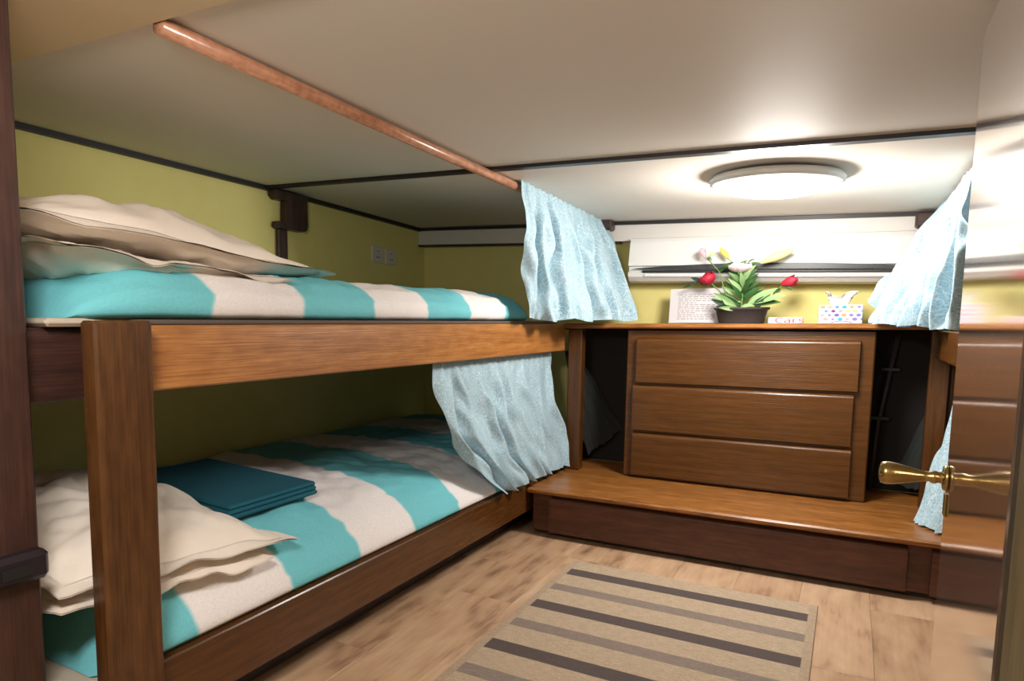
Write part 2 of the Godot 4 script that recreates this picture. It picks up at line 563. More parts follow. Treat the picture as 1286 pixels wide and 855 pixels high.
# ---------------------------------------------------------------- left bunks
func bunks() -> void:
	var b = thing("bunk_bed", "built-in wooden double bunk along the left wall", "bunk bed", Vector3(-2.2, 0, -2.8))
	var o = -b.position
	var part = func(called, lo, hi, bev, grain, m, label := ""):
		var p = obj(called, box(lo + o, hi + o, bev, grain), m, b)
		if label != "":
			p.set_meta("label", label)
		return p
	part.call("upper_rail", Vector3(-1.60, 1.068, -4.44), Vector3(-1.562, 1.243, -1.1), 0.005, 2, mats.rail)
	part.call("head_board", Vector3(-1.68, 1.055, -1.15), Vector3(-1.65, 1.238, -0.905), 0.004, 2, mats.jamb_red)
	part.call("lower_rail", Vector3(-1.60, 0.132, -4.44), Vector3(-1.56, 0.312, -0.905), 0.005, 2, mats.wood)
	part.call("upper_deck", Vector3(XL, 1.2, -4.88), Vector3(-1.685, 1.238, -0.91), 0.0, 2, mats.dark_wood)
	part.call("lower_deck", Vector3(XL, 0.13, -4.88), Vector3(-1.601, 0.16, -0.91), 0.0, 2, mats.dark_wood)
	part.call("plinth", Vector3(-1.72, 0.0, -4.88), Vector3(-1.70, 0.129, -0.91), 0.0, 2, mats.dark_wood)
	part.call("post", Vector3(-1.561, 0.0, -1.177), Vector3(-1.5, 1.255, -1.011), 0.007, 1, mats.post_wood)
	part.call("end_post", Vector3(-1.545, 0.287, -4.53), Vector3(-1.455, 1.212, -4.45), 0.006, 1, mats.wood)
	part.call("end_rail", Vector3(-1.60, 0.287, -4.88), Vector3(-1.565, 0.4, -4.45), 0.004, 2, mats.wood)

	# mattresses
	var m1 = obj("mattress", box(Vector3(-2.88, 1.24, -4.3), Vector3(-1.612, 1.261, -0.96), 0.012), mats.sheet)
	tag(m1, "thin mattress with a pale sheet on the upper bunk", "mattress")
	var mbase = obj("mattress_base", box(Vector3(-1.611, 1.2435, -4.3), Vector3(-1.566, 1.258, -1.18), 0.004, 2), mats.base, b if false else m1)
	mbase.set_meta("label", "dark grey edge under the mattress")
	var m2 = obj("mattress", box(Vector3(-2.88, 0.162, -4.3), Vector3(-1.605, 0.312, -0.96), 0.008), mats.sheet)
	tag(m2, "thick mattress with a pale sheet on the lower bunk", "mattress")

	duvet("duvet", "turquoise and white striped duvet on the upper bunk", [
		Vector2(-2.87, 1.31), Vector2(-2.86, 1.36), Vector2(-2.7, 1.40), Vector2(-2.2, 1.425), Vector2(-1.85, 1.425), Vector2(-1.72, 1.415), Vector2(-1.63, 1.385),
		Vector2(-1.58, 1.335), Vector2(-1.57, 1.29), Vector2(-1.585, 1.262), Vector2(-1.62, 1.305)], -1.03, -3.93, -1.45, 7)
	duvet("duvet", "turquoise and white striped duvet on the lower bunk", [
		Vector2(-2.87, 0.38), Vector2(-2.86, 0.53), Vector2(-2.75, 0.565), Vector2(-2.35, 0.57), Vector2(-2.05, 0.553), Vector2(-1.88, 0.535), Vector2(-1.76, 0.50),
		Vector2(-1.66, 0.44), Vector2(-1.595, 0.375), Vector2(-1.572, 0.33), Vector2(-1.60, 0.314)], -1.05, -4.75, -1.36, 3)

func duvet(called: String, label: String, prof: Array, z0: float, z1: float, edge: float, seed_: int) -> void:
	var f = FastNoiseLite.new()
	f.seed = seed_
	f.frequency = 1.0
	f.fractal_octaves = 3
	var curve = Curve2D.new()
	for k in prof.size():
		var tan_: Vector2 = (prof[mini(k + 1, prof.size() - 1)] - prof[maxi(k - 1, 0)]) * 0.16
		curve.add_point(prof[k], -tan_, tan_)
	var ln = curve.get_baked_length()
	var low: float = 1e9
	for p in prof:
		low = minf(low, p.y)
	var fn = func(u, v):
		var q = curve.sample_baked(u * ln)
		var z = lerpf(z0, z1, v)
		var endf = clampf(minf(v, 1.0 - v) * absf(z1 - z0) / 0.24, 0.0, 1.0)
		endf = sqrt(1.0 - pow(1.0 - endf, 2.0))
		var w = f.get_noise_3d(q.x * 2.6, q.y * 2.6, z * 2.2) * 0.020 + f.get_noise_3d(q.x * 7.0, q.y * 9.0, z * 6.0) * 0.010 - pow(1.0 - absf(f.get_noise_3d(q.x * 2.0 + 9.0, q.y * 6.0, z * 3.0)), 7.0) * 0.016
		var mask = sin(clampf(u, 0, 1) * PI)
		var y = lerpf(minf(q.y, low), q.y, endf)
		var draw = (1.0 - endf) * 0.07 * smoothstep(0.5, 0.9, u)
		return Vector3(q.x - draw + w * 0.35 * mask * endf, y + w * mask * endf, z)
	var uvf = func(u, v):
		var z = lerpf(z0, z1, v)
		var q = curve.sample_baked(u * ln)
		var wob = f.get_noise_2d(u * 14.0, z * 1.2) * 0.02
		return Vector2(u * ln * 2.0, (maxf(edge - z, -0.36) + wob) / 0.83)
	tag(obj(called, sheet(mb(), fn, 80, 180, uvf), mats.stripes, self, true), label, "duvet")

# a filled case with a flat hem; corners: near front, far front, far back, near back (world points)
func pillow(label: String, c: Array, up: float, down: float, seed_: int) -> void:
	var f = FastNoiseLite.new()
	f.seed = seed_
	f.frequency = 1.0
	f.fractal_octaves = 2
	var mid: Vector3 = (c[0] + c[1] + c[2] + c[3]) / 4.0
	var t = thing("pillow", label, "pillow", mid)
	# the flat middle sheet, a and b in -1..1, with the edges drawn in between the corners
	var flat = func(a: float, b: float) -> Vector3:
		var k = 1.0 - 0.05 * (1.0 - minf(absf(a * b), 1.0))
		var u = a * k * 0.5 + 0.5
		var v = b * k * 0.5 + 0.5
		var p = (c[0] as Vector3).lerp(c[1], u).lerp((c[3] as Vector3).lerp(c[2], u), v) - mid
		p.y += f.get_noise_2d(a * 1.1, b * 1.1) * 0.022
		return p
	var side = func(sgn: float):
		return func(u, v):
			var a: float = u * 2.0 - 1.0
			var b: float = v * 2.0 - 1.0
			var e: float = pow(maxf(0.0, 1.0 - pow(absf(a), 2.4)), 0.62) * pow(maxf(0.0, 1.0 - pow(absf(b), 2.4)), 0.62)
			var crease = absf(f.get_noise_2d(a * 1.0 + 20.0 + sgn, b * 1.7)) * 0.06 + pow(1.0 - absf(f.get_noise_2d(a * 1.7 + 31.0, b * 2.6 + sgn)), 5.0) * 0.022
			var w = f.get_noise_2d(a * 1.3, b * 1.3 + sgn * 9.0) * 0.03 - crease * (1.0 - 0.6 * e)
			return flat.call(a * 0.95, b * 0.94) + Vector3(0, sgn * ((up if sgn > 0 else down) * e + 0.003) + w * sqrt(e) * 0.7, 0)
	var st = mb()
	sheet(st, side.call(1.0), 70, 56)
	sheet(st, side.call(-1.0), 70, 56)
	obj("cushion", st, mats.linen, t, true)
	var ring = [Vector2(-1, -1), Vector2(1, -1), Vector2(1, 1), Vector2(-1, 1)]
	var hem = func(sgn: float):
		return func(u, v):
			var k = int(u * 4.0) % 4
			var q: Vector2 = (ring[k] as Vector2).lerp(ring[(k + 1) % 4], u * 4.0 - int(u * 4.0))
			var s2 = lerpf(0.94, 1.03, v)
			var drop = f.get_noise_2d(q.x * 1.3 + 5.0, q.y * 1.3) * 0.022 - 0.008
			return flat.call(q.x * s2, q.y * s2) + Vector3(0, drop * v + sgn * 0.002, 0)
	var hs = mb()
	sheet(hs, hem.call(1.0), 128, 4)
	sheet(hs, hem.call(-1.0), 128, 4)
	obj("hem", hs, mats.linen, t, true)

func bedding() -> void:
	pillow("cream pillow on top of the pile on the upper bunk", [Vector3(-1.67, 1.52, -0.97), Vector3(-1.68, 1.437, -2.14), Vector3(-2.62, 1.48, -2.22), Vector3(-2.62, 1.56, -0.97)], 0.145, 0.045, 201)
	pillow("cream pillow underneath, on the upper bunk's striped duvet", [Vector3(-1.575, 1.435, -0.955), Vector3(-1.645, 1.396, -1.86), Vector3(-2.6, 1.44, -1.9), Vector3(-2.6, 1.50, -0.955)], 0.03, 0.13, 203)
	pillow("cream pillow with a flat hem lying on top on the lower bunk", [Vector3(-1.61, 0.585, -0.96), Vector3(-1.62, 0.485, -1.84), Vector3(-2.5, 0.6, -1.74), Vector3(-2.5, 0.67, -0.96)], 0.14, 0.03, 205)
	pillow("cream pillow squashed under the other on the lower bunk", [Vector3(-1.6, 0.54, -0.955), Vector3(-1.61, 0.455, -1.70), Vector3(-2.45, 0.57, -1.64), Vector3(-2.45, 0.62, -0.955)], 0.03, 0.05, 207)
	# folded towel
	var t = thing("folded_towel", "folded dark teal towel lying on the lower bunk's duvet", "towel", Vector3(-2.04, 0.556, -1.97))
	t.rotation.z = -0.05
	var names = ["fold", "fold", "fold"]
	for k in 3:
		var y = k * 0.018
		var lo = Vector3(-0.44 + 0.006 * k, y, -0.25 + 0.004 * k)
		var hi = Vector3(0.22 - 0.003 * k, y + 0.0175, 0.25 - 0.006 * k)
		obj(names[k], box(lo, hi, 0.009), mats.towel, t)

# ---------------------------------------------------------------- curtains
func curtain(called: String, label: String, group: String, a: Vector3, b: Vector3, c: Vector3, d: Vector3, normal: Vector3, folds: float, amp: float, seed_: int, near_pow := 1.0, far_pow := 1.0, bulge := 0.0, cloth := "curtain") -> void:
	var f = FastNoiseLite.new()
	f.seed = seed_
	f.frequency = 1.0
	f.fractal_octaves = 2
	var width = a.distance_to(b) * 1.5
	var high = a.distance_to(c)
	var fn = func(u, v):
		var le = a.lerp(c, pow(v, near_pow))
		var re = b.lerp(d, pow(v, far_pow))
		le.y = lerpf(a.y, c.y, v)
		re.y = lerpf(b.y, d.y, v)
		var p = le.lerp(re, u)
		var ph: float = u * folds * TAU + f.get_noise_2d(u * 5.0, v * 1.6) * 3.4
		var am = amp * (0.12 + 0.95 * smoothstep(0.0, 0.3, v)) * (0.7 + 0.6 * f.get_noise_2d(u * 3.0 + 8.0, 2.0))
		var gather = 0.16 * sin(u * folds * TAU * 2.7 + 1.0) * amp * (1.0 - smoothstep(0.0, 0.22, v))
		var q = p + normal * (sin(ph) * am + gather + bulge * sin(v * PI))
		q.y += f.get_noise_2d(u * 4.0, v * 4.0) * 0.006 + sin(ph * 0.5) * 0.008 * v
		return q
	tag(obj(called, sheet(mb(), fn, 150, 50, func(u, v): return Vector2(u * width, v * high)), mats[cloth], self, true), label, "curtain", group)

func curtains() -> void:
	# rods
	var r = thing("curtain_rod", "long copper-coloured wooden rod over the left bunk's edge", "rod", Vector3(-1.48, 1.9, -3.0))
	obj("rod", capped_tube([Vector3(0, 0.078, 1.79), Vector3(0, 0.05, 0.3), Vector3(0, 0.02, -1.86)], 0.021, 18), mats.copper, r, true)
	obj("bracket", box(Vector3(-0.03, -0.045, -1.805), Vector3(0.115, 0.035, -1.70), 0.01), mats.dark_wood, r)
	var r2 = thing("curtain_rod", "wooden rod over the right bunk's edge by the door", "rod", Vector3(0.385, 1.8, -3.3))
	obj("rod", capped_tube([Vector3(0, 0.03, 1.9), Vector3(0, 0.01, -1.55)], 0.0175, 18), mats.copper, r2, true)
	obj("bracket", box(Vector3(-0.13, -0.045, -1.5), Vector3(0.02, 0.035, -1.4), 0.01), mats.dark_wood, r2)
	curtain("curtain", "pale blue patterned curtain pulled back on the upper left bunk", "", Vector3(-1.442, 1.972, -3.38), Vector3(-1.442, 1.952, -4.80), Vector3(-1.49, 1.264, -3.60), Vector3(-1.17, 1.264, -4.66), Vector3(0.85, 0, 0.5).normalized(), 6.5, 0.05, 301)
	curtain("curtain", "pale blue patterned curtain hanging in the lower left bunk", "", Vector3(-1.632, 1.066, -2.83), Vector3(-1.632, 1.066, -4.37), Vector3(-1.535, 0.325, -3.44), Vector3(-1.515, 0.325, -4.43), Vector3(1, 0, 0.15).normalized(), 7.5, 0.032, 303, 2.2, 1.6, 0.02)
	curtain("curtain", "pale blue patterned curtain spread over the counter's right end", "", Vector3(0.36, 1.848, -3.40), Vector3(0.36, 1.835, -4.75), Vector3(0.40, 1.215, -3.85), Vector3(0.06, 1.255, -4.36), Vector3(-0.85, 0, 0.5).normalized(), 6.0, 0.05, 305, 1.0, 0.75)
	curtain("curtain", "pale blue patterned curtain spilling onto the step behind the brass handle", "", Vector3(0.47, 1.066, -3.5), Vector3(0.46, 1.066, -4.42), Vector3(0.47, 0.30, -3.75), Vector3(0.31, 0.295, -4.15), Vector3(-0.9, 0, 0.3).normalized(), 6.0, 0.016, 307, 1.6, 1.7, 0.0)
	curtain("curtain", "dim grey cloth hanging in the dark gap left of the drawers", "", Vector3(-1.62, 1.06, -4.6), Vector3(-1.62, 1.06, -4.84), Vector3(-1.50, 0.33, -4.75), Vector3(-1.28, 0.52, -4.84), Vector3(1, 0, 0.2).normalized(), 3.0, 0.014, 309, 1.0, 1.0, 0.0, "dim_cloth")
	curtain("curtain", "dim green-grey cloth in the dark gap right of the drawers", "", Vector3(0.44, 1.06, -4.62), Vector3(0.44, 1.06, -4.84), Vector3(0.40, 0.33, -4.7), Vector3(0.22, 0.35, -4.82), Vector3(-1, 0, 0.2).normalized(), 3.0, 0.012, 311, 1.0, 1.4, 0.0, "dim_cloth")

# ---------------------------------------------------------------- step, drawers, counter
func furniture() -> void:
	var s = thing("step_unit", "long low wooden step with drawers along the end wall", "step", Vector3(-0.3, 0, -4.3))
	var o = -s.position
	obj("carcass", box(Vector3(-1.53, 0.03, -4.88) + o, Vector3(1.7, 0.256, -3.86) + o, 0.004), mats.red_wood, s)
	obj("kickboard", box(Vector3(-1.52, 0.0, -4.8) + o, Vector3(1.7, 0.03, -3.9) + o, 0.0), mats.dark_wood, s)
	obj("top_board", box(Vector3(-1.555, 0.256, -4.88) + o, Vector3(1.7, 0.286, -3.815) + o, 0.009), mats.step_wood, s)
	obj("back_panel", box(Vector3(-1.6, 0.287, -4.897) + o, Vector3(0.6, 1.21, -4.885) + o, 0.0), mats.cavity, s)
	obj("drawer", drawer_front(Vector3(-1.415, 0.035, -3.859) + o, Vector3(0.272, 0.242, -3.822) + o, 0.032, 0.016), mats.red_wood, s)
	obj("drawer", drawer_front(Vector3(0.36, 0.035, -3.859) + o, Vector3(1.6, 0.242, -3.822) + o, 0.032, 0.016), mats.red_wood, s)

	var d = thing("chest_of_drawers", "brown wooden chest with three wide handleless drawers", "drawers", Vector3(-0.53, 0.287, -4.65))
	o = -d.position
	obj("carcass", box(Vector3(-1.17, 0.287, -4.86) + o, Vector3(0.112, 1.205, -4.46) + o, 0.006, 0), mats.wood, d)
	for k in [[0.882, 1.158, -1.103, 0.045], [0.586, 0.868, -1.118, 0.03], [0.305, 0.572, -1.112, 0.035]]:
		obj("drawer", drawer_front(Vector3(k[2], k[0], -4.459) + o, Vector3(k[3], k[1], -4.425) + o, 0.03, 0.022), mats.wood, d)

	var c = obj("counter", box(Vector3(-1.558, 1.214, -4.88), Vector3(0.46, 1.244, -4.405), 0.008, 0), mats.step_wood)
	tag(c, "wooden counter board across the top of the drawers", "counter")

	# right bunk
	var b = thing("bunk_bed", "wooden bunk on the right, mostly hidden behind the open door", "bunk bed", Vector3(1.0, 0, -3.0))
	o = -b.position
	obj("upper_rail", box(Vector3(0.362, 1.07, -4.44) + o, Vector3(0.40, 1.212, -1.3) + o, 0.005, 2), mats.wood, b)
	obj("upper_deck", box(Vector3(0.401, 1.09, -4.4) + o, Vector3(1.76, 1.12, -1.3) + o, 0.0, 2), mats.dark_wood, b)
	obj("end_post", box(Vector3(0.345, 0.287, -4.53) + o, Vector3(0.43, 1.212, -4.46) + o, 0.006, 1), mats.wood, b)
	obj("inner_post", box(Vector3(0.435, 0.287, -4.58) + o, Vector3(0.47, 1.212, -4.5) + o, 0.004, 1), mats.wood, b)
	obj("lower_rail", box(Vector3(0.52, 0.12, -3.79) + o, Vector3(0.56, 0.32, -1.3) + o, 0.005, 2), mats.wood, b)
	obj("lower_deck", box(Vector3(0.561, 0.13, -3.79) + o, Vector3(1.76, 0.16, -1.3) + o, 0.0, 2), mats.dark_wood, b)
	obj("leg", box(Vector3(0.52, 0.0, -1.45) + o, Vector3(0.56, 1.07, -1.3) + o, 0.005, 1), mats.wood, b)

# ---------------------------------------------------------------- air conditioner
func aircon() -> void:
	var t = thing("air_conditioner", "white wall-mounted split air conditioner above the flowers", "air conditioner", Vector3(-0.5, 1.62, ZB + 0.001))
	t.rotation.z = -0.034
	var L = -0.745
	var R = 0.86
	var prof = PackedVector2Array([Vector2(0.0, -0.10), Vector2(0.0, 0.15), Vector2(0.14, 0.15), Vector2(0.165, 0.145), Vector2(0.178, 0.12), Vector2(0.19, 0.0), Vector2(0.194, -0.028), Vector2(0.17, -0.03), Vector2(0.165, -0.066), Vector2(0.188, -0.07), Vector2(0.18, -0.098), Vector2(0.15, -0.125), Vector2(0.10, -0.135), Vector2(0.03, -0.13)])
	obj("body", extrude_x(prof, L, R), mats.plastic, t)
	# the dark mouth bows upward in the middle
	var st = mb()
	sheet(st, func(u, v):
		var x = lerpf(L + 0.02, R - 0.02, u)
		var bow = sin(u * PI)
		var y = lerpf(-0.052, -0.051 + 0.034 * pow(bow, 0.7), v)
		return Vector3(x, y, 0.1955), 40, 2)
	obj("air_outlet", st, mats.grey_slot, t, true)
	var fl = obj("flap", box(Vector3(L + 0.09, -0.074, 0.182), Vector3(R - 0.09, -0.058, 0.197), 0.004), mats.black, t)
	fl.set_meta("label", "black gap above the lower flap")
	obj("lower_flap", box(Vector3(L + 0.1, -0.10, 0.17), Vector3(R - 0.1, -0.075, 0.192), 0.006), mats.plastic, t)

# ---------------------------------------------------------------- small things
func leaf_shape(a: Vector3, b: Vector3, wide: float, curl: float) -> SurfaceTool:
	var d = b - a
	var side = d.cross(Vector3(0.2, 0.3, 1.0)).normalized()
	if absf(d.normalized().y) < 0.6:
		side = (side + Vector3(0, 0, 0.6)).normalized()
	var up = side.cross(d).normalized()
	return sheet(mb(), func(u, v):
		var w: float = wide * pow(sin(clampf(v, 0.02, 0.99) * PI), 0.8) * (1.0 - 0.3 * v)
		var x: float = u * 2.0 - 1.0
		return a + d * v + side * x * w + up * (absf(x) * w * 0.35 + curl * sin(v * PI)), 4, 7)

func plant() -> void:
	var at = Vector3(-0.556, 1.245, -4.63)
	var t = thing("potted_plant", "flowering plant with red and pink buds in a black pot", "plant", at)
	var sq = Vector3(1, 1, 0.62)
	obj("pot", lathe(mb(), [Vector2(0.001, 0.0), Vector2(0.118, 0.0), Vector2(0.122, 0.004), Vector2(0.14, 0.078), Vector2(0.148, 0.079), Vector2(0.152, 0.09), Vector2(0.15, 0.094), Vector2(0.143, 0.094), Vector2(0.138, 0.078), Vector2(0.001, 0.077)], 40, sq), mats.pot, t, true)
	obj("soil", lathe(mb(), [Vector2(0.137, 0.079), Vector2(0.08, 0.084), Vector2(0.001, 0.086)], 24, sq), mats.soil, t, true)
	var stem = func(pts: Array, r: float):
		obj("stem", tube(mb(), pts, [r, r * 0.9, r * 0.8], 8), mats.stem, t, true)
	stem.call([Vector3(0, 0.08, 0), Vector3(0.002, 0.2, 0.01), Vector3(-0.005, 0.31, 0.0)], 0.006)
	stem.call([Vector3(-0.06, 0.08, 0.02), Vector3(-0.10, 0.22, 0.03), Vector3(-0.13, 0.31, 0.02), Vector3(-0.20, 0.39, 0.02)], 0.004)
	stem.call([Vector3(-0.05, 0.08, 0.0), Vector3(-0.12, 0.19, 0.02), Vector3(-0.18, 0.25, 0.03)], 0.004)
	stem.call([Vector3(-0.03, 0.30, 0.0), Vector3(-0.05, 0.35, 0.01), Vector3(-0.10, 0.395, 0.01)], 0.003)
	stem.call([Vector3(0.01, 0.29, 0.0), Vector3(0.05, 0.335, 0.01), Vector3(0.10, 0.352, 0.02)], 0.003)
	stem.call([Vector3(0.06, 0.08, 0.01), Vector3(0.15, 0.15, 0.02), Vector3(0.21, 0.215, 0.03)], 0.004)
	var leaf = func(a: Vector3, b: Vector3, w: float, curl: float, k: int):
		obj("leaf", leaf_shape(a, b, w, curl), mats.leaves[k], t, true)
	# whorled leaves up the middle stem
	for k in 34:
		var h = 0.1 + 0.2 * k / 33.0
		var ang = k * 2.39996
		var ln = lerpf(0.15, 0.085, k / 33.0)
		var dir = Vector3(cos(ang), 0.45 + 0.012 * k, sin(ang) * 0.6).normalized()
		var a = Vector3(0.0, h, 0.0)
		leaf.call(a, a + dir * ln, 0.017, 0.006, [0, 1, 0, 1, 2][k % 5])
	# broad pale leaves over the rim
	for q in [[Vector3(0.03, 0.10, 0.04), Vector3(0.19, 0.20, 0.06), 0.032, 2], [Vector3(0.05, 0.11, 0.05), Vector3(0.235, 0.155, 0.07), 0.030, 2], [Vector3(0.06, 0.10, 0.05), Vector3(0.21, 0.12, 0.06), 0.028, 1],
			[Vector3(-0.03, 0.11, 0.05), Vector3(-0.15, 0.18, 0.07), 0.026, 2], [Vector3(-0.02, 0.10, 0.06), Vector3(-0.10, 0.15, 0.08), 0.024, 2], [Vector3(-0.05, 0.10, 0.05), Vector3(-0.16, 0.145, 0.07), 0.02, 3],
			[Vector3(-0.04, 0.095, 0.06), Vector3(-0.13, 0.10, 0.09), 0.02, 3], [Vector3(0.0, 0.09, 0.07), Vector3(-0.11, 0.095, 0.09), 0.018, 2], [Vector3(0.08, 0.09, 0.05), Vector3(0.12, 0.155, 0.07), 0.026, 3],
			[Vector3(0.0, 0.09, 0.07), Vector3(0.08, 0.10, 0.09), 0.016, 2], [Vector3(-0.13, 0.30, 0.02), Vector3(-0.05, 0.36, 0.03), 0.02, 1], [Vector3(-0.14, 0.32, 0.02), Vector3(-0.06, 0.335, 0.03), 0.016, 3],
			[Vector3(-0.19, 0.245, 0.02), Vector3(-0.29, 0.28, 0.0), 0.016, 3], [Vector3(-0.24, 0.26, 0.02), Vector3(-0.335, 0.215, 0.0), 0.009, 3], [Vector3(0.20, 0.20, 0.03), Vector3(0.165, 0.17, 0.05), 0.014, 1],
			[Vector3(0.215, 0.205, 0.03), Vector3(0.26, 0.185, 0.05), 0.016, 1], [Vector3(0.21, 0.215, 0.03), Vector3(0.245, 0.235, 0.05), 0.01, 1], [Vector3(-0.03, 0.34, 0.01), Vector3(0.03, 0.365, 0.02), 0.008, 0],
			[Vector3(0.02, 0.34, 0.01), Vector3(0.09, 0.35, 0.02), 0.008, 0], [Vector3(0.02, 0.35, 0.0), Vector3(0.07, 0.375, 0.02), 0.007, 1], [Vector3(-0.195, 0.395, 0.02), Vector3(-0.17, 0.37, 0.03), 0.01, 0]]:
		leaf.call(q[0], q[1], q[2], 0.008, q[3])
	# buds and flowers
	var bud = func(called: String, a: Vector3, b: Vector3, r: float, m: Material, label: String, petals: int):
		var ax = (b - a).normalized()
		var s1 = ax.cross(Vector3(0.1, 0.1, 1)).normalized()
		var bs = Basis(s1, ax, s1.cross(ax))
		var l = a.distance_to(b)
		var prof = []
		for k in 9:
			var v = k / 8.0
			prof.append(Vector2(r * pow(sin(clampf(v * 0.86 + 0.06, 0.0, 1.0) * PI), 0.75), l * v))
		var fl = obj(called, lathe(mb(), prof, 16, Vector3.ONE, a, bs), m, t, true)
		fl.set_meta("label", label)
		for k in petals:
			var an = k * TAU / petals
			var st = sheet(mb(), func(u, v):
				var x: float = (u - 0.5) * 1.5
				var rr: float = r * (1.08 + 0.1 * (k % 2)) * pow(sin(clampf(v * 0.62 + 0.08, 0.0, 1.0) * PI), 0.7) + 0.006 * v * v
				return a + bs * Vector3(cos(an + x) * rr, l * (0.98 - 0.12 * (k % 2) - 0.35 * x * x * v) * v, sin(an + x) * rr), 6, 6)
			obj("petal", st, m, fl, true)
	bud.call("flower", Vector3(-0.172, 0.238, 0.03), Vector3(-0.2, 0.292, 0.05), 0.04, mats.red, "open red rose", 5)
	bud.call("flower", Vector3(0.205, 0.222, 0.03), Vector3(0.285, 0.25, 0.03), 0.026, mats.red, "closed red rosebud", 4)
	bud.call("flower", Vector3(-0.21, 0.395, 0.02), Vector3(-0.235, 0.45, 0.02), 0.016, mats.pink, "small pink bud", 3)
	bud.call("flower", Vector3(-0.19, 0.41, 0.02), Vector3(-0.155, 0.415, 0.03), 0.012, mats.pale_yellow, "small cream bud", 0)
	bud.call("flower", Vector3(-0.08, 0.385, 0.01), Vector3(-0.13, 0.445, 0.01), 0.017, mats.yellow, "yellow lily bud", 0)
	bud.call("flower", Vector3(0.09, 0.35, 0.02), Vector3(0.255, 0.415, 0.02), 0.024, mats.pale_yellow, "long pale yellow lily bud", 0)
	bud.call("flower", Vector3(-0.015, 0.30, 0.02), Vector3(-0.015, 0.352, 0.02), 0.055, mats.pale_pink, "pale pink bloom at the top", 6)

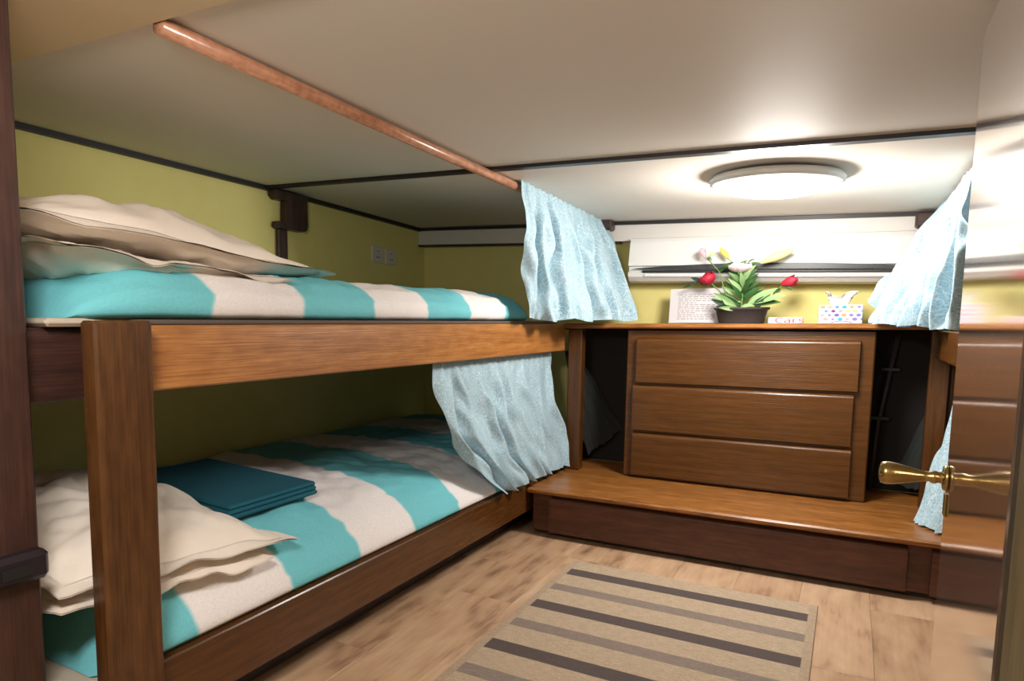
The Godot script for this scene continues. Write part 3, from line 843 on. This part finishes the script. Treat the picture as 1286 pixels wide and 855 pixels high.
func small_things() -> void:
	plant()
	# sheet of printed paper
	var pw = 256
	var im = Image.create(pw, 256, false, Image.FORMAT_RGB8)
	im.fill(Color8(206, 202, 204))
	for k in 13:
		var y = 44 + k * 15
		var x = 40
		while x < 205:
			var w = rng.randi_range(8, 26)
			if k % 5 != 4 or x < 120:
				im.fill_rect(Rect2i(x, y, mini(w, 214 - x), 5), Color8(138, 134, 140))
			x += w + 6
	var pm = mat(Color.WHITE, 0.8)
	pm.albedo_texture = ImageTexture.create_from_image(im)
	var p = thing("paper_notice", "sheet of printed paper standing behind the pot", "paper", Vector3(-0.82, 1.245, -4.70))
	p.rotation.x = -0.16
	var st = mb()
	sheet(st, func(u, v): return Vector3((u - 0.5) * 0.32, 0.002 + (1.0 - v) * 0.215, 0.012 * sin(u * PI)), 8, 4)
	obj("sheet", st, pm, p, true)
	var st2 = mb()
	sheet(st2, func(u, v): return Vector3((u - 0.5) * 0.32, 0.002 + (1.0 - v) * 0.215, 0.012 * sin(u * PI) - 0.001), 8, 4)
	obj("backing", st2, mats.white, p, true)

	# low card with pink lettering
	var c = thing("name_card", "small white card with pink lettering between pot and tissue box", "card", Vector3(-0.325, 1.245, -4.66))
	obj("card", box(Vector3(-0.09, 0, -0.03), Vector3(0.085, 0.036, 0.0), 0.001), mats.white, c)
	var tm = TextMesh.new()
	tm.text = "Cars"
	tm.font_size = 26
	tm.pixel_size = 0.0016
	tm.depth = 0.001
	var fnt = SystemFont.new()
	fnt.font_names = PackedStringArray(["Droid Sans"])
	tm.font = fnt
	var ti = MeshInstance3D.new()
	ti.name = "lettering"
	ti.mesh = tm
	ti.material_override = mat(Color8(206, 84, 112), 0.7)
	ti.position = Vector3(0.02, 0.018, 0.0008)
	ti.scale = Vector3(1.9, 1.0, 1.0)
	c.add_child(ti)

	# tissue box
	var tx = thing("tissue_box", "white tissue box printed with coloured dots, one tissue up", "tissue box", Vector3(-0.057, 1.245, -4.66))
	var di = Image.create(384, 256, false, Image.FORMAT_RGB8)
	di.fill(Color8(212, 206, 214))
	var cols = [Color8(88, 92, 160), Color8(238, 150, 110), Color8(110, 40, 110), Color8(52, 140, 220), Color8(240, 196, 110), Color8(40, 160, 206), Color8(120, 110, 190), Color8(232, 150, 150)]
	for r in 4:
		for q in 6:
			var cx = 32 + q * 64 + (32 if r % 2 == 1 else 0)
			var cy = 30 + r * 56
			var rad = rng.randf_range(13, 24)
			var col: Color = cols[rng.randi() % cols.size()]
			for yy in range(-25, 26):
				for xx in range(-25, 26):
					if xx * xx + yy * yy < rad * rad and cx + xx >= 0 and cx + xx < 384 and cy + yy >= 0 and cy + yy < 256:
						di.set_pixel(cx + xx, cy + yy, col)
	for k in 190:
		var ax = 110 + k
		var ay = 244 - int(24.0 * sin(k / 189.0 * PI))
		di.fill_rect(Rect2i(ax, ay, 2, 8), Color8(130, 40, 110))
	var dm = mat(Color.WHITE, 0.5)
	dm.albedo_texture = ImageTexture.create_from_image(di)
	obj("carton", box(Vector3(-0.103, 0, -0.06), Vector3(0.103, 0.103, 0.06), 0.002), mats.white, tx)
	var pr = mb()
	sheet(pr, func(u, v): return Vector3(lerpf(-0.102, 0.102, u), lerpf(0.102, 0.001, v), 0.0606), 1, 1)
	obj("printed_front", pr, dm, tx, true)
	for sx in [-1.0, 1.0]:
		var ps = mb()
		sheet(ps, func(u, v): return Vector3(sx * 0.1036, lerpf(0.102, 0.001, v), lerpf(-0.059, 0.059, u)), 1, 1, func(u, v): return Vector2(u * 0.58, v))
		obj("printed_side", ps, dm, tx, true)
	var f = FastNoiseLite.new()
	f.seed = 5
	f.frequency = 1.0
	var ts = mb()
	sheet(ts, func(u, v):
		var an: float = u * TAU
		var r = (0.03 + 0.04 * v) * (1.0 + 0.3 * sin(an * 3.0 + v * 2.0)) + f.get_noise_2d(cos(an) * 2.0, sin(an) * 2.0 + v * 3.0) * 0.02
		return Vector3(cos(an) * r - 0.01, 0.102 + v * (0.062 + 0.016 * sin(an * 2.0 + 1.0)), sin(an) * r * 0.4), 40, 8)
	obj("tissue", ts, mats.white, tx, true)

	# sockets on the left wall
	var k = 0
	for z in [-4.225, -4.40]:
		var s = thing("wall_socket", "white wall socket nearer the pillows" if k == 0 else "white wall socket nearer the room corner", "socket", Vector3(XL, 1.735 - k * 0.005, z), "wall sockets")
		obj("plate", box(Vector3(0.0005, -0.055, -0.07), Vector3(0.012, 0.055, 0.07), 0.004), mats.plastic, s)
		for y in [-0.018, 0.02]:
			obj("slot", box(Vector3(0.0115, y - 0.008, -0.035), Vector3(0.0135, y + 0.008, 0.03), 0.001), mats.fascia, s)
		for q in [Vector2(-0.012, -0.02), Vector2(0.012, -0.02), Vector2(0.0, 0.024)]:
			obj("hole", box(Vector3(0.0130, q.y - 0.004, q.x - 0.006), Vector3(0.0142, q.y + 0.004, q.x + 0.006), 0.0), mats.black, s)
		k += 1

	# bracket on the left wall
	var bt = thing("wall_bracket", "dark wooden stepped bracket on the left wall under the ceiling", "bracket", Vector3(XL, 1.8, -3.3))
	var out = PackedVector2Array([Vector2(0.19, 0.215), Vector2(-0.10, 0.215), Vector2(-0.105, 0.04), Vector2(-0.095, 0.012), Vector2(-0.07, 0.0), Vector2(0.15, 0.0), Vector2(0.168, 0.012), Vector2(0.16, 0.04), Vector2(0.09, 0.04), Vector2(0.085, 0.165), Vector2(0.165, 0.165), Vector2(0.19, 0.185)])
	obj("hook", extrude_x(out, 0.002, 0.055), mats.dark_wood, bt)
	obj("lower_strip", box(Vector3(0.002, -0.5, 0.055), Vector3(0.03, -0.001, 0.135), 0.004, 1), mats.dark_wood, bt)

	# pipe in the gap right of the drawers
	var pp = thing("pipe", "thin dark pipe clamped in the gap right of the drawers", "pipe", Vector3(0.19, 0.287, -4.84))
	obj("tube", capped_tube([Vector3(-0.05, 0.0, 0), Vector3(-0.03, 0.4, 0), Vector3(0.035, 0.9, 0)], 0.012, 10), mats.pipe, pp, true)
	for q in [Vector3(-0.025, 0.42, 0), Vector3(0.008, 0.70, 0)]:
		obj("clamp", box(q - Vector3(0.045, 0.01, 0.03), q + Vector3(0.045, 0.01, 0.016), 0.002), mats.black, pp)

	# rug
	var rg = thing("rug", "tan flat-woven rug with dark and grey stripes across the floor", "rug", Vector3(-0.606, 0, -2.385))
	var rs = mb()
	sheet(rs, func(u, v): return Vector3(lerpf(-0.55, 0.55, u), 0.0075, lerpf(-1.125, 1.125, v)), 1, 1)
	obj("woven_top", rs, mats.rug, rg, true)
	obj("backing", box(Vector3(-0.553, 0.0005, -1.128), Vector3(0.553, 0.007, 1.128), 0.002), mats.rug_edge, rg)

func door() -> void:
	var d = thing("door_1", "open polished door at the right that mirrors the cabin", "door", Vector3(0.2, 0, -1.28))
	d.set_meta("kind", "structure")
	obj("leaf", box(Vector3(0.0, 0.012, -0.705), Vector3(0.034, 1.86, 0.0), 0.003, 1), mats.door, d)
	# handle: local axis runs out from the leaf, toward -x
	var out = Basis(Vector3(0, 0, 1), Vector3(-1, 0, 0), Vector3(0, -1, 0))
	var h = obj("handle", lathe(mb(), [Vector2(0.0001, 0.003), Vector2(0.014, 0.003), Vector2(0.014, 0.012), Vector2(0.012, 0.02), Vector2(0.0145, 0.026), Vector2(0.0145, 0.034), Vector2(0.011, 0.04), Vector2(0.0125, 0.055), Vector2(0.019, 0.085), Vector2(0.025, 0.115), Vector2(0.0265, 0.135), Vector2(0.024, 0.147), Vector2(0.012, 0.152), Vector2(0.0001, 0.153)], 28, Vector3.ONE, Vector3(0, 0.905, -0.675), out * Basis.from_scale(Vector3(1, 0.84, 1))), mats.brass, d, true)
	h.set_meta("label", "brass door handle")
	obj("rose", lathe(mb(), [Vector2(0.0001, 0.0005), Vector2(0.028, 0.0005), Vector2(0.03, 0.004), Vector2(0.026, 0.009), Vector2(0.014, 0.011)], 28, Vector3.ONE, Vector3(0, 0.905, -0.675), out), mats.brass, d, true)
	obj("keyhole_plate", box(Vector3(-0.004, 0.82, -0.69), Vector3(-0.0003, 0.87, -0.66), 0.001), mats.brass, d)

# ---------------------------------------------------------------- start
func _ready() -> void:
	rng.seed = 4242
	# camera: looks slightly down and to the left; a shifted lens
	var f = 881.83
	var cam = Camera3D.new()
	cam.name = "camera"
	cam.projection = Camera3D.PROJECTION_FRUSTUM
	cam.near = 0.05
	cam.far = 60.0
	cam.size = 0.05 * 855.0 / f
	cam.frustum_offset = Vector2(143.0, 72.27) / f * 0.05
	cam.transform = Transform3D(Basis(Vector3(0.8412445, 0, -0.5406549), Vector3(-0.0577722, 0.9942745, -0.089892), Vector3(0.5375594, 0.106856, 0.836428)), Vector3(0, HORIZON, 0))
	add_child(cam)
	cam.current = true
	var we = WorldEnvironment.new()
	we.name = "environment"
	var env = Environment.new()
	env.background_mode = Environment.BG_COLOR
	env.background_color = Color(0.02, 0.02, 0.02)
	env.ambient_light_source = Environment.AMBIENT_SOURCE_DISABLED
	env.tonemap_mode = Environment.TONE_MAPPER_LINEAR
	env.tonemap_exposure = 1.28
	env.sdfgi_enabled = true
	env.ssao_enabled = true
	env.ssil_enabled = true
	we.environment = env
	add_child(we)
	make_materials()
	lamp()
	room()
	bunks()
	bedding()
	furniture()
	curtains()
	aircon()
	door()
	small_things()
